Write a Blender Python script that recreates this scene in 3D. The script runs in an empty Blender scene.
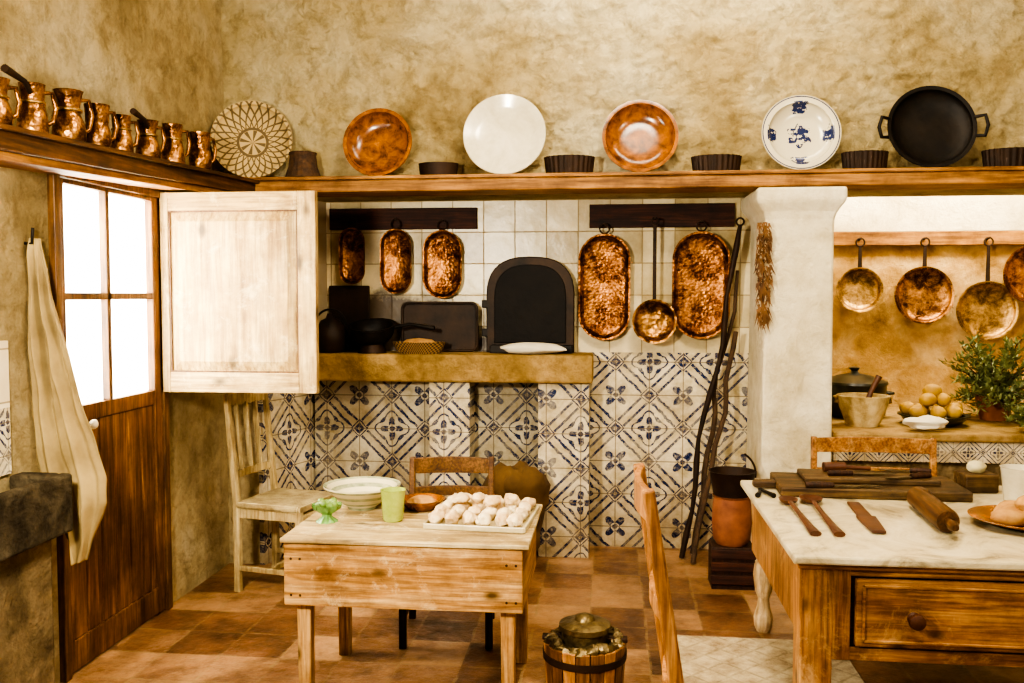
import bpy, bmesh, math, random
from mathutils import Vector, Matrix, Euler, noise
random.seed(4)
sc=bpy.context.scene
R=math.radians
# ------------------------------------------------------------------ helpers
def hx(h,k=1.0):
    h=h.lstrip('#'); o=[]
    for i in (0,2,4):
        c=int(h[i:i+2],16)/255
        c=c/12.92 if c<=.04045 else ((c+.055)/1.055)**2.4
        o.append(c*k)
    return (*o,1)
def link(ob,parent=None):
    sc.collection.objects.link(ob)
    if parent is not None: ob.parent=parent
    return ob
def grp(name,loc=(0,0,0),rz=0):
    e=bpy.data.objects.new(name,None); e.location=loc; e.rotation_euler=(0,0,R(rz)); e.empty_display_size=.1
    return link(e)
def mk(name,bm,mat,parent=None,loc=(0,0,0),rot=(0,0,0),smooth=True,bev=0,ang=35):
    me=bpy.data.meshes.new(name); bmesh.ops.recalc_face_normals(bm,faces=bm.faces); bm.to_mesh(me); bm.free()
    if smooth:
        for p in me.polygons: p.use_smooth=True
        me.set_sharp_from_angle(angle=R(ang))
    ob=bpy.data.objects.new(name,me)
    if mat: me.materials.append(mat)
    ob.location=loc; ob.rotation_euler=rot
    link(ob,parent)
    if bev:
        m=ob.modifiers.new('b','BEVEL'); m.width=bev; m.segments=2; m.limit_method='ANGLE'
    return ob
def box(name,x0,x1,y0,y1,z0,z1,mat,parent=None,bev=0.0,loc=(0,0,0),rot=(0,0,0)):
    bm=bmesh.new(); bmesh.ops.create_cube(bm,size=1)
    for v in bm.verts:
        v.co=Vector(((x0+x1)/2+v.co.x*(x1-x0),(y0+y1)/2+v.co.y*(y1-y0),(z0+z1)/2+v.co.z*(z1-z0)))
    return mk(name,bm,mat,parent,loc,rot,False,bev)
def beam(name,p0,p1,w,h,mat,parent=None,bev=.004,w2=None,h2=None):
    p0=Vector(p0);p1=Vector(p1);d=p1-p0
    q=d.to_track_quat('Z','Y'); bm=bmesh.new(); bmesh.ops.create_cube(bm,size=1)
    for v in bm.verts:
        top=v.co.z>0
        ww=(w2 if (top and w2) else w); hh=(h2 if (top and h2) else h)
        c=Vector((v.co.x*ww,v.co.y*hh,(v.co.z+.5)*d.length)); v.co=p0+q@c
    return mk(name,bm,mat,parent,smooth=False,bev=bev)
def lathe(name,prof,mat,parent=None,loc=(0,0,0),rot=(0,0,0),segs=48,flute=None,stretch=0,ang=50,sx=1,sy=1):
    bm=bmesh.new(); rings=[]
    for r,z in prof:
        ring=[]
        for i in range(segs):
            a=2*math.pi*(i+.5)/segs
            rr=max(r,1e-5)
            if flute and r>.01: rr*=1+flute[1]*math.cos(flute[0]*a)
            x=rr*math.cos(a)*sx; y=rr*math.sin(a)*sy
            if stretch and r>1e-4: y+=stretch if y>0 else -stretch
            elif stretch: y=stretch if math.sin(a)>0 else -stretch
            ring.append(bm.verts.new((x,y,z)))
        rings.append(ring)
    for a,b in zip(rings,rings[1:]):
        for i in range(segs):
            j=(i+1)%segs
            bm.faces.new((a[i],a[j],b[j],b[i]))
    if stretch:
        for ring in (rings[0],rings[-1]):
            try: bm.faces.new(ring)
            except Exception: pass
    bmesh.ops.remove_doubles(bm,verts=bm.verts,dist=5e-5)
    return mk(name,bm,mat,parent,loc,rot,True,0,ang)
def tube(name,pts,rad,mat,parent=None,segs=10,loc=(0,0,0),rot=(0,0,0),closed=False,flat=1):
    pts=[Vector(p) for p in pts]; n=len(pts)
    if not hasattr(rad,'__len__'): rad=[rad]*n
    bm=bmesh.new(); rings=[]; up=None
    for i,p in enumerate(pts):
        if closed: t=(pts[(i+1)%n]-pts[i-1]).normalized()
        else: t=(pts[min(i+1,n-1)]-pts[max(i-1,0)]).normalized()
        if up is None:
            up=Vector((0,0,1)) if abs(t.z)<.9 else Vector((1,0,0))
        s=t.cross(up).normalized(); up=s.cross(t).normalized()
        rings.append([bm.verts.new(p+(s*math.cos(2*math.pi*k/segs)+up*flat*math.sin(2*math.pi*k/segs))*rad[i]) for k in range(segs)])
    m=n if closed else n-1
    for i in range(m):
        a=rings[i];b=rings[(i+1)%n]
        for k in range(segs):
            l=(k+1)%segs; bm.faces.new((a[k],a[l],b[l],b[k]))
    if not closed:
        bm.faces.new(rings[0]); bm.faces.new(rings[-1][::-1])
    return mk(name,bm,mat,parent,loc,rot,True,0,60)
def ring(name,c,r,t,mat,parent=None,axis='y',segs=20,a0=0,a1=360):
    pts=[]; full=(a1-a0)>=360
    k=segs if full else segs+1
    for i in range(k):
        a=R(a0+(a1-a0)*i/segs)
        if axis=='y': pts.append((c[0]+r*math.cos(a),c[1],c[2]+r*math.sin(a)))
        elif axis=='x': pts.append((c[0],c[1]+r*math.cos(a),c[2]+r*math.sin(a)))
        else: pts.append((c[0]+r*math.cos(a),c[1]+r*math.sin(a),c[2]))
    return tube(name,pts,t,mat,parent,8,closed=full)
def prism(name,poly,y0,y1,mat,parent=None,bev=0,loc=(0,0,0),rot=(0,0,0)):
    bm=bmesh.new()
    a=[bm.verts.new((x,y0,z)) for x,z in poly]; b=[bm.verts.new((x,y1,z)) for x,z in poly]
    bm.faces.new(a); bm.faces.new(b[::-1]); n=len(poly)
    for i in range(n):
        j=(i+1)%n; bm.faces.new((a[i],a[j],b[j],b[i]))
    return mk(name,bm,mat,parent,loc,rot,True,bev,30)
def blob(bm,c,s,seed,amp=.12,rz=0,sub=3):
    r=bmesh.ops.create_icosphere(bm,subdivisions=sub,radius=1)
    m=Matrix.Rotation(rz,3,'Z')
    for v in r['verts']:
        n=noise.noise(v.co*1.6+Vector((seed*7.1,seed*3.3,seed)))
        n2=noise.noise(v.co*5+Vector((seed*2.1,seed,seed)))
        co=v.co*(1+amp*n+amp*.3*n2)
        v.co=m@Vector((co.x*s[0],co.y*s[1],co.z*s[2]))+Vector(c)
# ------------------------------------------------------------------ materials
class NT:
    def __init__(s,name):
        s.m=bpy.data.materials.new(name); s.m.use_nodes=True; s.t=s.m.node_tree
        s.b=s.t.nodes['Principled BSDF']; s.tc=s.n('ShaderNodeTexCoord')
    def n(s,k): return s.t.nodes.new(k)
    def l(s,a,b): s.t.links.new(a,b)
    def val(s,x,inp):
        if isinstance(x,(int,float)): inp.default_value=x
        else: s.l(x,inp)
    def math(s,op,a,b=0.0,c=None):
        n=s.n('ShaderNodeMath'); n.operation=op; s.val(a,n.inputs[0]); s.val(b,n.inputs[1])
        if c is not None: s.val(c,n.inputs[2])
        return n.outputs[0]
    def mapping(s,scale=(1,1,1),src=None):
        n=s.n('ShaderNodeMapping'); n.inputs['Scale'].default_value=scale
        s.l(src or s.tc.outputs['Object'],n.inputs['Vector']); return n.outputs[0]
    def noise(s,vec,scale,detail=4,rough=.55,dist=0):
        n=s.n('ShaderNodeTexNoise'); s.l(vec,n.inputs['Vector']); n.inputs['Scale'].default_value=scale
        n.inputs['Detail'].default_value=detail; n.inputs['Roughness'].default_value=rough; n.inputs['Distortion'].default_value=dist
        return n.outputs['Fac']
    def vor(s,vec,scale,feat='F1',out='Distance'):
        n=s.n('ShaderNodeTexVoronoi'); n.feature=feat; s.l(vec,n.inputs['Vector']); n.inputs['Scale'].default_value=scale
        return n.outputs[out]
    def ramp(s,fac,*st):
        n=s.n('ShaderNodeValToRGB'); s.l(fac,n.inputs[0]); e=n.color_ramp.elements
        e[0].position=st[0][0]; e[0].color=st[0][1]; e[1].position=st[-1][0]; e[1].color=st[-1][1]
        for p,c in st[1:-1]:
            x=e.new(p); x.color=c
        return n.outputs[0]
    def g(s,fac,p0,v0,p1,v1): return s.ramp(fac,(p0,(v0,v0,v0,1)),(p1,(v1,v1,v1,1)))
    def mix(s,f,a,b,mode='MIX'):
        n=s.n('ShaderNodeMix'); n.data_type='RGBA'; n.blend_type=mode; s.val(f,n.inputs[0])
        for x,i in ((a,6),(b,7)):
            if isinstance(x,tuple): n.inputs[i].default_value=x
            else: s.l(x,n.inputs[i])
        return n.outputs[2]
    def bump(s,h,st=.4,d=.01,prev=None):
        n=s.n('ShaderNodeBump'); s.l(h,n.inputs['Height']); n.inputs['Strength'].default_value=st; n.inputs['Distance'].default_value=d
        if prev is not None: s.l(prev,n.inputs['Normal'])
        return n.outputs[0]
    def fin(s,col=None,rough=.6,metal=0,nor=None,spec=None):
        if col is not None:
            if isinstance(col,tuple): s.b.inputs['Base Color'].default_value=col
            else: s.l(col,s.b.inputs['Base Color'])
        s.val(rough,s.b.inputs['Roughness']); s.b.inputs['Metallic'].default_value=metal
        if nor is not None: s.l(nor,s.b.inputs['Normal'])
        if spec is not None: s.b.inputs['Specular IOR Level'].default_value=spec
        return s.m
def simple(name,c1,c2,rough=.6,metal=0,scale=8,bump=.2,bs=30,bd=.004,st=(1,1,1)):
    t=NT(name); v=t.mapping(st)
    col=t.ramp(t.noise(v,scale,5,.6),(.3,hx(c1)),(.7,hx(c2)))
    return t.fin(col,rough,metal,t.bump(t.noise(v,bs,4),bump,bd))
def wood(name,c1,c2,c3,ax='x',rough=.5,sc_=1,knots=True,wear=None):
    t=NT(name); s=[9*sc_]*3; s['xyz'.index(ax)]=.9*sc_
    v=t.mapping(tuple(s))
    g=t.noise(v,2.2,6,.65,.6)
    col=t.ramp(g,(.25,hx(c1)),(.45,hx(c2)),(.7,hx(c3)))
    s3=[60*sc_]*3; s3['xyz'.index(ax)]=3*sc_
    fine=t.noise(t.mapping(tuple(s3)),1.5,4,.6)
    col=t.mix(t.g(fine,.35,.6,.6,0),col,hx(c1),'MULTIPLY')
    big=t.noise(t.mapping(),3.5,7,.72)
    col=t.mix(t.g(big,.42,0,.68,.7),col,hx(c1),'MULTIPLY')
    if wear: col=t.mix(t.g(t.noise(t.mapping(),5.5,9,.8,.4),.54,0,.66,.55),col,hx(wear))
    if knots:
        s2=[2.6*sc_]*3; s2['xyz'.index(ax)]=1.4*sc_
        k=t.vor(t.mapping(tuple(s2)),2.6)
        col=t.mix(t.g(k,.06,.92,.16,0),col,hx(c1,.25))
    return t.fin(col,rough,0,t.bump(g,.4,.006,t.bump(fine,.3,.002)),.35)
def plaster(name,c1,c2,c3,bump=.7,bd=.05,scale=1.3,dirt=.45,fine=.7):
    t=NT(name); v=t.mapping()
    a=t.noise(v,scale,8,.6,.3); b=t.noise(v,9,10,.75,.3); c=t.noise(v,2.2,9,.72,.6)
    col=t.ramp(a,(.3,hx(c1)),(.48,hx(c2)),(.68,hx(c3)))
    col=t.mix(t.g(b,.36,dirt,.54,0),col,hx(c1),'MULTIPLY')
    col=t.mix(t.g(c,.54,0,.70,dirt),col,hx(c1),'MIX')
    pits=t.vor(t.mapping((1,1,1)),16); 
    n1=t.bump(t.noise(v,5,9,.65,.8),bump,bd); n2=t.bump(t.noise(v,17,9,.75,.6),bump*fine,.035,n1); n3=t.bump(t.g(pits,.0,0,.25,1),.25*fine,.01,n2)
    return t.fin(col,.92,0,n3,.15)
def fr(t,x,s):
    return t.math('SUBTRACT',t.math('FRACT',t.math('DIVIDE',x,s)),.5)
def coords(t,ax,off=(0,0)):
    sp=t.n('ShaderNodeSeparateXYZ'); t.l(t.tc.outputs['Object'],sp.inputs[0])
    return t.math('ADD',sp.outputs['XY'.index(ax.upper())],off[0]+20),t.math('ADD',sp.outputs[2],off[1]+20)
def tilepat(name,ax='x',s=.42,off=(0,0),dark=1.0):
    t=NT(name); X,Z=coords(t,ax,off)
    v=t.mapping(); wob=t.math('MULTIPLY',t.math('SUBTRACT',t.noise(v,22,6,.65),.5),.06)
    u=t.math('ADD',fr(t,X,s),wob); w=t.math('ADD',fr(t,Z,s),wob)
    a=t.math('ABSOLUTE',u); b=t.math('ABSOLUTE',w)
    d=t.math('ADD',a,b)
    def rad(p,q): return t.math('SQRT',t.math('ADD',t.math('MULTIPLY',p,p),t.math('MULTIPLY',q,q))),t.math('ARCTAN2',p,q)
    def near(x,y,wd): return t.math('LESS_THAN',t.math('ABSOLUTE',t.math('SUBTRACT',x,y)),wd)
    def pet(th,n,amp,r0,ph=0): return t.math('MULTIPLY_ADD',t.math('COSINE',t.math('MULTIPLY_ADD',th,n,ph)),amp,r0)
    rc,tc_=rad(u,w)
    f1=t.math('MULTIPLY',t.math('LESS_THAN',rc,pet(tc_,4,.06,.115)),t.math('GREATER_THAN',t.math('ABSOLUTE',t.math('SUBTRACT',rc,.05)),.012))
    f3=near(rc,pet(tc_,4,.045,.215),.013)
    f5=t.math('MULTIPLY',near(rc,.19,.022),t.math('GREATER_THAN',t.math('COSINE',t.math('MULTIPLY_ADD',tc_,4,math.pi)),.55))
    p=t.math('SUBTRACT',a,.5); q=t.math('SUBTRACT',b,.5)
    rk,tk=rad(p,q)
    f2=t.math('MULTIPLY',t.math('LESS_THAN',rk,pet(tk,4,.065,.13,math.pi)),t.math('GREATER_THAN',t.math('ABSOLUTE',t.math('SUBTRACT',rk,.05)),.012))
    band=t.math('ABSOLUTE',t.math('SUBTRACT',d,.5))
    ln=near(band,.085,.026)
    e1=t.math('MAXIMUM',a,b); e2=t.math('MINIMUM',a,b)
    mid=t.math('ADD',t.math('SUBTRACT',.5,e1),e2)
    ln=t.math('MULTIPLY',ln,t.math('GREATER_THAN',mid,.15))
    dot=t.math('LESS_THAN',mid,.085); dot=t.math('MULTIPLY',dot,t.math('GREATER_THAN',mid,.03)); dl=near(mid,.125,.012)
    m=f1
    for k in (f2,f3,f5,ln,dot,dl): m=t.math('MAXIMUM',m,k)
    m=t.math('MULTIPLY',m,t.g(t.noise(v,48,5,.7),.35,.45,.52,1))
    m=t.math('MULTIPLY',m,t.g(t.noise(v,5,6,.7),.36,.6,.52,1))
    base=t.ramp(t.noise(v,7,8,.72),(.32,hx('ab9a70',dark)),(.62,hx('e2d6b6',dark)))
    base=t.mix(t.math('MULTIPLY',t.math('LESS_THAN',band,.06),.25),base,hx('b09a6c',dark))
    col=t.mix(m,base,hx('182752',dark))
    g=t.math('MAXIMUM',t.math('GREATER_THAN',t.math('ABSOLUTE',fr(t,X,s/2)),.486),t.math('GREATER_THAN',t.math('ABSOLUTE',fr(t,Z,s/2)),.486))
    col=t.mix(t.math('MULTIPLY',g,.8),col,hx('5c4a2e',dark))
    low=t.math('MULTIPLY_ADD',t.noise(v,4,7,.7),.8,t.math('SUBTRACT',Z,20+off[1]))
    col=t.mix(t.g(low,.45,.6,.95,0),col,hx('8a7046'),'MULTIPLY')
    col=t.mix(t.g(t.noise(v,3.3,8,.7),.5,0,.72,.55),col,hx('8c7448'),'MULTIPLY')
    n=t.bump(t.math('MULTIPLY',g,-1.0),.5,.004,t.bump(t.noise(v,9,3),.3,.012))
    return t.fin(col,t.math('MULTIPLY_ADD',g,.4,.25),0,n,.5)
def whitetile(name,ax='x',s=.2,c1='cdb98e',c2='e6dabb',off=(0,0),dark_spot=False):
    t=NT(name); X,Z=coords(t,ax,off); v=t.mapping()
    g=t.math('MAXIMUM',t.math('GREATER_THAN',t.math('ABSOLUTE',fr(t,X,s)),.483),t.math('GREATER_THAN',t.math('ABSOLUTE',fr(t,Z,s)),.483))
    cell=t.n('ShaderNodeTexWhiteNoise'); cell.noise_dimensions='2D'
    cb=t.n('ShaderNodeCombineXYZ'); t.l(t.math('FLOOR',t.math('DIVIDE',X,s)),cb.inputs[0]); t.l(t.math('FLOOR',t.math('DIVIDE',Z,s)),cb.inputs[1]); t.l(cb.outputs[0],cell.inputs['Vector'])
    f=t.math('MULTIPLY_ADD',cell.outputs['Value'],.3,t.math('MULTIPLY',t.noise(v,4,8,.7),.8))
    base=t.ramp(f,(.3,hx(c1)),(.75,hx(c2)))
    col=t.mix(t.math('MULTIPLY',g,.7),base,hx('7a6644'))
    if dark_spot:  # darkens the tile colour in a noisy oval just above the slab
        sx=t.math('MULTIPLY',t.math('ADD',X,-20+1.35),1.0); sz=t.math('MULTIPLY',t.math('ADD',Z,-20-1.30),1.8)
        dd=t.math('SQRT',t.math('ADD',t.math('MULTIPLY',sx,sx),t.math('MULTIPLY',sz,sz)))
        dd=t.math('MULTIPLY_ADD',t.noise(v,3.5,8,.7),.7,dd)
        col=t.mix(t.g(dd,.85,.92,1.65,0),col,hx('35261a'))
    n=t.bump(t.math('MULTIPLY',g,-1.0),.6,.005,t.bump(t.noise(v,7,4),.4,.012))
    return t.fin(col,t.math('MULTIPLY_ADD',g,.5,.3),0,n,.45)
def floor_mat():
    t=NT('terracotta_floor'); sp=t.n('ShaderNodeSeparateXYZ'); t.l(t.tc.outputs['Object'],sp.inputs[0])
    s=.27; X=t.math('ADD',sp.outputs[0],20.07); Y=t.math('ADD',sp.outputs[1],20.0); v=t.mapping()
    wob=t.math('MULTIPLY',t.math('SUBTRACT',t.noise(v,8,6,.65),.5),.16)
    fx=t.math('ADD',fr(t,X,s),wob); fy=t.math('SUBTRACT',fr(t,Y,s),wob)
    g=t.math('MAXIMUM',t.math('GREATER_THAN',t.math('ABSOLUTE',fx),.475),t.math('GREATER_THAN',t.math('ABSOLUTE',fy),.475))
    cell=t.n('ShaderNodeTexWhiteNoise'); cell.noise_dimensions='2D'
    cb=t.n('ShaderNodeCombineXYZ'); t.l(t.math('FLOOR',t.math('DIVIDE',X,s)),cb.inputs[0]); t.l(t.math('FLOOR',t.math('DIVIDE',Y,s)),cb.inputs[1]); t.l(cb.outputs[0],cell.inputs['Vector'])
    f=t.math('MULTIPLY_ADD',cell.outputs['Value'],.4,t.math('MULTIPLY',t.noise(v,6,11,.82),.8))
    base=t.ramp(f,(.3,hx('3f2a18')),(.52,hx('785334')),(.85,hx('b58e62')))
    col=t.mix(t.g(t.noise(v,1.8,9,.75),.46,0,.62,.7),base,hx('6b4c31'),'MULTIPLY')
    col=t.mix(t.math('MULTIPLY',g,t.g(t.noise(v,10,6,.7),.38,.75,.6,.0)),col,hx('8f7850'))
    n=t.bump(t.math('MULTIPLY',g,-1.0),.5,.004,t.bump(t.noise(v,6,7,.65),.5,.025))
    return t.fin(col,t.math('MULTIPLY_ADD',t.noise(v,9,5,.7),.5,.13),0,n,.5)
def copper(name,c1='7a3b16',c2='d98a4a',rough=.27,hs=42,bump=.45,c0='1f1008'):
    t=NT(name); v=t.mapping()
    col=t.ramp(t.noise(v,8,9,.78,.3),(.34,hx(c0)),(.45,hx(c1)),(.63,hx(c2)))
    return t.fin(col,t.math('MULTIPLY_ADD',t.noise(v,16,5,.7),.45,rough-.14),.9,t.bump(t.vor(v,hs),bump,.008))
PL_UP=plaster('plaster_upper','977f50','ceba87','eadeb6',1.0,.10,1.2,.42,1.1)
PL_LEFT=plaster('plaster_left','8f7b52','c4af80','e2d5ae',1.0,.07,1.0,.42,.95)
PL_WHITE=plaster('plaster_white','bdae88','ddd2b2','efe7cf',.7,.03,2.2,.3)
PL_ROUGH=plaster('rough_masonry','4d3f2c','857250','a8926c',1.0,.09,4)
PL_CEIL=plaster('ceiling_plaster','c8b287','d9c69d','e6d8b6',.3,.02)
STONE=plaster('grey_stone','211b12','4d4331','766a52',1.0,.06,5,.6)
SAND=plaster('sandstone','6b5226','9c7f4a','bf9f68',.9,.025,3)
BEAM_M=wood('oak_beam','65401a','a07030','c89450','x',.6,.8,False)
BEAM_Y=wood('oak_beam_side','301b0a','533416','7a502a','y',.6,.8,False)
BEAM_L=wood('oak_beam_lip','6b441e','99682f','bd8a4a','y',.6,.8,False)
PINE=wood('pine_x','75501f','b8894a','deb97a','x',.5,1,True,'e4cb98')
PINE_TOP=wood('worn_pine_top','7e683c','c2a873','e4d4a4','x',.5,1,True,'efe2bc')
PINE_Z=wood('pine_z','75501f','b8894a','deb97a','z',.5)
PINE_Y=wood('pine_y','75501f','b8894a','deb97a','y',.5)
ORANGE=wood('table_pine','5c381a','a06c36','d09e5a','z',.45,1,True,'d8b278')
ORANGE_X=wood('table_pine_x','5c381a','a06c36','d09e5a','x',.45,1,True,'d8b278')
CHAIRP=wood('chair_pine','63401a','a87238','d09c5c','z',.5,1,False)
LIGHTW=wood('pale_pine','9a7c50','c9ad7e','e0cda6','z',.55)
DARKW=wood('dark_walnut','1a0d06','38200f','50301a','z',.6,1,False)
DARKWX=wood('dark_walnut_x','1c0c06','3c1c0e','5a2f18','x',.7,1,False)
DOORW=wood('door_plank','3c2410','6d451b','986a38','z',.5,1,False)
FRAMEW=wood('door_frame','3a2310','684420','8a6336','z',.5,1,False)
CHAIRW=wood('painted_chair','8a7648','b9a270','dac894','z',.6,1,False)
SPOONW=simple('spoon_wood','34190b','5c3419',.5,0,10,.2,40)
TILE=tilepat('blue_tile','x',.42,(.12,.03))
TILE_SHADE=tilepat('blue_tile_shaded','x',.42,(.05,.03),.62)  # blue tile copy with the stove recesses' shade painted into its colour
TILE_L=tilepat('blue_tile_left','y',.25)
WT=whitetile('white_tile','x',.2,'9a8658','dccea6',dark_spot=True)
WT_L=whitetile('white_tile_left','y',.2)
FLOOR=floor_mat()
COP=copper('hammered_copper','5a3216','cc8e50',.3,55,.45); COP2=copper('polished_copper','5c3818','d49c5c',.24,70,.25); BRASS=copper('brass_pan','7e6030','d8b070',.32,60,.25,'3d2c14')
IRON=simple('black_iron','0b0908','221a12',.55,.5,9,.4,30); IRON2=simple('rusty_iron','1a1009','3a2615',.65,.5,9,.5,30); IRON3=simple('sooty_iron','150e08','3a2818',.6,.4,7,.5,25)
def glaze(name,c1,c2,rough=.18,scale=5,c3=None):
    t=NT(name); v=t.mapping(); st=[(.35,hx(c1)),(.62,hx(c2))]
    if c3: st.append((.75,hx(c3)))
    return t.fin(t.ramp(t.noise(v,scale,7,.7,.3),*st),rough,0,t.bump(t.noise(v,6,2),.1,.01),.6)
BROWN_G=glaze('brown_glaze','43210a','985c1c',.22,14,'bd8232'); WHITE_G=glaze('white_glaze','c4bb9e','ddd6bf'); GREEN_G=glaze('green_glaze','8a9a3c','b2bf62')
CLAY=simple('terracotta_pot','63341a','9c5f34',.8,0,6,.2,30); DKGREEN=glaze('dark_green_enamel','171a10','302f20',.3)
CLOTH=simple('linen_cloth','7c6842','a8925f',.95,0,5,.5,220,.002); WCLOTH=simple('white_cloth','c9c0a8','e2dbc6',.95,0,5,.4,150,.002)
BURLAP=simple('burlap','402c12','6c5028',.95,0,6,.6,150,.004)
BREAD=simple('bread_crust','8a5c28','c99f5c',.8,0,9,.5,30,.01); SUGAR=simple('sugared_pastry','b98f58','ece0bc',.85,0,16,.5,60,.006)
LEMON=simple('lemon_skin','8a6412','c8a030',.6,0,6,.2,80); LEAF=simple('olive_leaf','424c26','8b925a',.6,0,20,.1,30)
BARK=simple('bark','2a1c10','563f26',.9,0,15,.6,40,.01)
def marble():
    t=NT('marble_top'); v=t.mapping(); n=t.noise(v,3,9,.75,1.5)
    return t.fin(t.ramp(n,(.35,hx('7c6f52')),(.47,hx('c0b28c')),(.7,hx('e0d7ba'))),.3,0,t.bump(t.noise(v,12,3),.1,.004),.45)
MARBLE=marble()
def basketbowl():
    t=NT('lattice_basket'); sp=t.n('ShaderNodeSeparateXYZ'); t.l(t.tc.outputs['Object'],sp.inputs[0])
    x,y=sp.outputs[0],sp.outputs[1]
    r=t.math('SQRT',t.math('ADD',t.math('MULTIPLY',x,x),t.math('MULTIPLY',y,y))); th=t.math('ARCTAN2',x,y)
    k=t.math('SINE',t.math('MULTIPLY_ADD',th,24,t.math('MULTIPLY',r,75))); k2=t.math('SINE',t.math('MULTIPLY_ADD',th,24,t.math('MULTIPLY',r,-75)))
    m=t.math('GREATER_THAN',t.math('MAXIMUM',k,k2),.72)
    inner=t.math('LESS_THAN',t.math('ABSOLUTE',t.math('SUBTRACT',r,.085)),.008)
    inn=t.math('GREATER_THAN',r,.085); m=t.math('MAXIMUM',t.math('MULTIPLY',m,inn),inner)
    rad=t.math('MULTIPLY',t.math('GREATER_THAN',t.math('SINE',t.math('MULTIPLY',th,8)),.3),t.math('LESS_THAN',r,.075)); m=t.math('MAXIMUM',m,rad)
    m=t.math('MULTIPLY',m,.85)
    return t.fin(t.mix(m,hx('b8a06c'),hx('40301a')),.8,0,t.bump(m,.5,.003))
LATT=basketbowl()
def blueplate():
    t=NT('blue_painted_plate'); sp=t.n('ShaderNodeSeparateXYZ'); t.l(t.tc.outputs['Object'],sp.inputs[0]); v=t.mapping()
    x,y=sp.outputs[0],sp.outputs[1]
    r=t.math('SQRT',t.math('ADD',t.math('MULTIPLY',x,x),t.math('MULTIPLY',y,y))); th=t.math('ARCTAN2',x,y)
    nz=t.noise(v,50,4)
    c=t.math('MULTIPLY',t.math('LESS_THAN',r,t.math('MULTIPLY_ADD',t.math('COSINE',t.math('MULTIPLY',th,6)),.012,.062)),t.math('GREATER_THAN',nz,.46))
    b=t.math('MULTIPLY',t.math('LESS_THAN',t.math('ABSOLUTE',t.math('SUBTRACT',r,.155)),.028),t.math('GREATER_THAN',t.math('ADD',t.math('MULTIPLY',t.math('COSINE',t.math('MULTIPLY',th,4)),.4),nz),.76))
    ed=t.math('LESS_THAN',t.math('ABSOLUTE',t.math('SUBTRACT',r,.207)),.003)
    m=t.math('MAXIMUM',t.math('MAXIMUM',c,b),ed)
    return t.fin(t.mix(m,hx('c4bca2'),hx('1f2a52')),.2)
BLUEPL=blueplate()
def rush():
    t=NT('rush_seat'); sp=t.n('ShaderNodeSeparateXYZ'); t.l(t.tc.outputs['Object'],sp.inputs[0]); v=t.mapping()
    d=t.math('SUBTRACT',t.math('ABSOLUTE',t.math('SUBTRACT',sp.outputs[0],.17)),t.math('ABSOLUTE',sp.outputs[1]))
    sel=t.math('GREATER_THAN',d,0.0)
    st=t.math('ADD',t.math('MULTIPLY',sel,t.math('SINE',t.math('MULTIPLY',sp.outputs[0],420))),t.math('MULTIPLY',t.math('SUBTRACT',1,sel),t.math('SINE',t.math('MULTIPLY',sp.outputs[1],420))))
    f=t.math('MULTIPLY_ADD',st,.14,t.noise(v,12,5,.65))
    return t.fin(t.ramp(f,(.25,hx('7c6840')),(.75,hx('ccba88'))),.85,0,t.bump(st,.6,.004))
RUSH=rush()
def weave(name='basket_weave',c1='8a6a38',c2='3a2610',k=36):
    t=NT(name); sp=t.n('ShaderNodeSeparateXYZ'); t.l(t.tc.outputs['Object'],sp.inputs[0])
    th=t.math('ARCTAN2',sp.outputs[0],sp.outputs[1])
    a=t.math('MULTIPLY',t.math('SINE',t.math('MULTIPLY',th,k)),t.math('SINE',t.math('MULTIPLY',sp.outputs[2],300)))
    return t.fin(t.mix(t.math('GREATER_THAN',a,0.0),hx(c1),hx(c2)),.8,0,t.bump(a,.6,.004))
WEAVE=weave()
def frosted():
    m=bpy.data.materials.new('frosted_window_glass'); m.use_nodes=True; t=m.node_tree; t.nodes.clear()
    o=t.nodes.new('ShaderNodeOutputMaterial'); a=t.nodes.new('ShaderNodeBsdfTranslucent'); a.inputs[0].default_value=(.95,.93,.88,1)
    g=t.nodes.new('ShaderNodeBsdfGlossy'); g.inputs['Roughness'].default_value=.25; mx=t.nodes.new('ShaderNodeMixShader'); mx.inputs[0].default_value=.06
    t.links.new(a.outputs[0],mx.inputs[1]); t.links.new(g.outputs[0],mx.inputs[2]); t.links.new(mx.outputs[0],o.inputs[0]); return m
GLASS=frosted()
def rugmat():
    t=NT('woven_rug'); sp=t.n('ShaderNodeSeparateXYZ'); t.l(t.tc.outputs['Object'],sp.inputs[0]); v=t.mapping()
    X=t.math('ADD',sp.outputs[0],20); Y=t.math('ADD',sp.outputs[1],20)
    p=t.math('ABSOLUTE',fr(t,t.math('ADD',X,Y),.15)); q=t.math('ABSOLUTE',fr(t,t.math('SUBTRACT',X,t.math('ADD',Y,-40.0)),.15))
    m=t.math('MAXIMUM',t.math('GREATER_THAN',p,.44),t.math('GREATER_THAN',q,.44))
    m=t.math('MULTIPLY',m,t.g(t.noise(v,16,6,.75),.38,.0,.6,.55))
    return t.fin(t.mix(m,t.ramp(t.noise(v,7,9,.78),(.32,hx('7a6448')),(.6,hx('c4b490'))),hx('75684e')),.95,0,t.bump(t.noise(v,160,2),.5,.003),.1)
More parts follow.
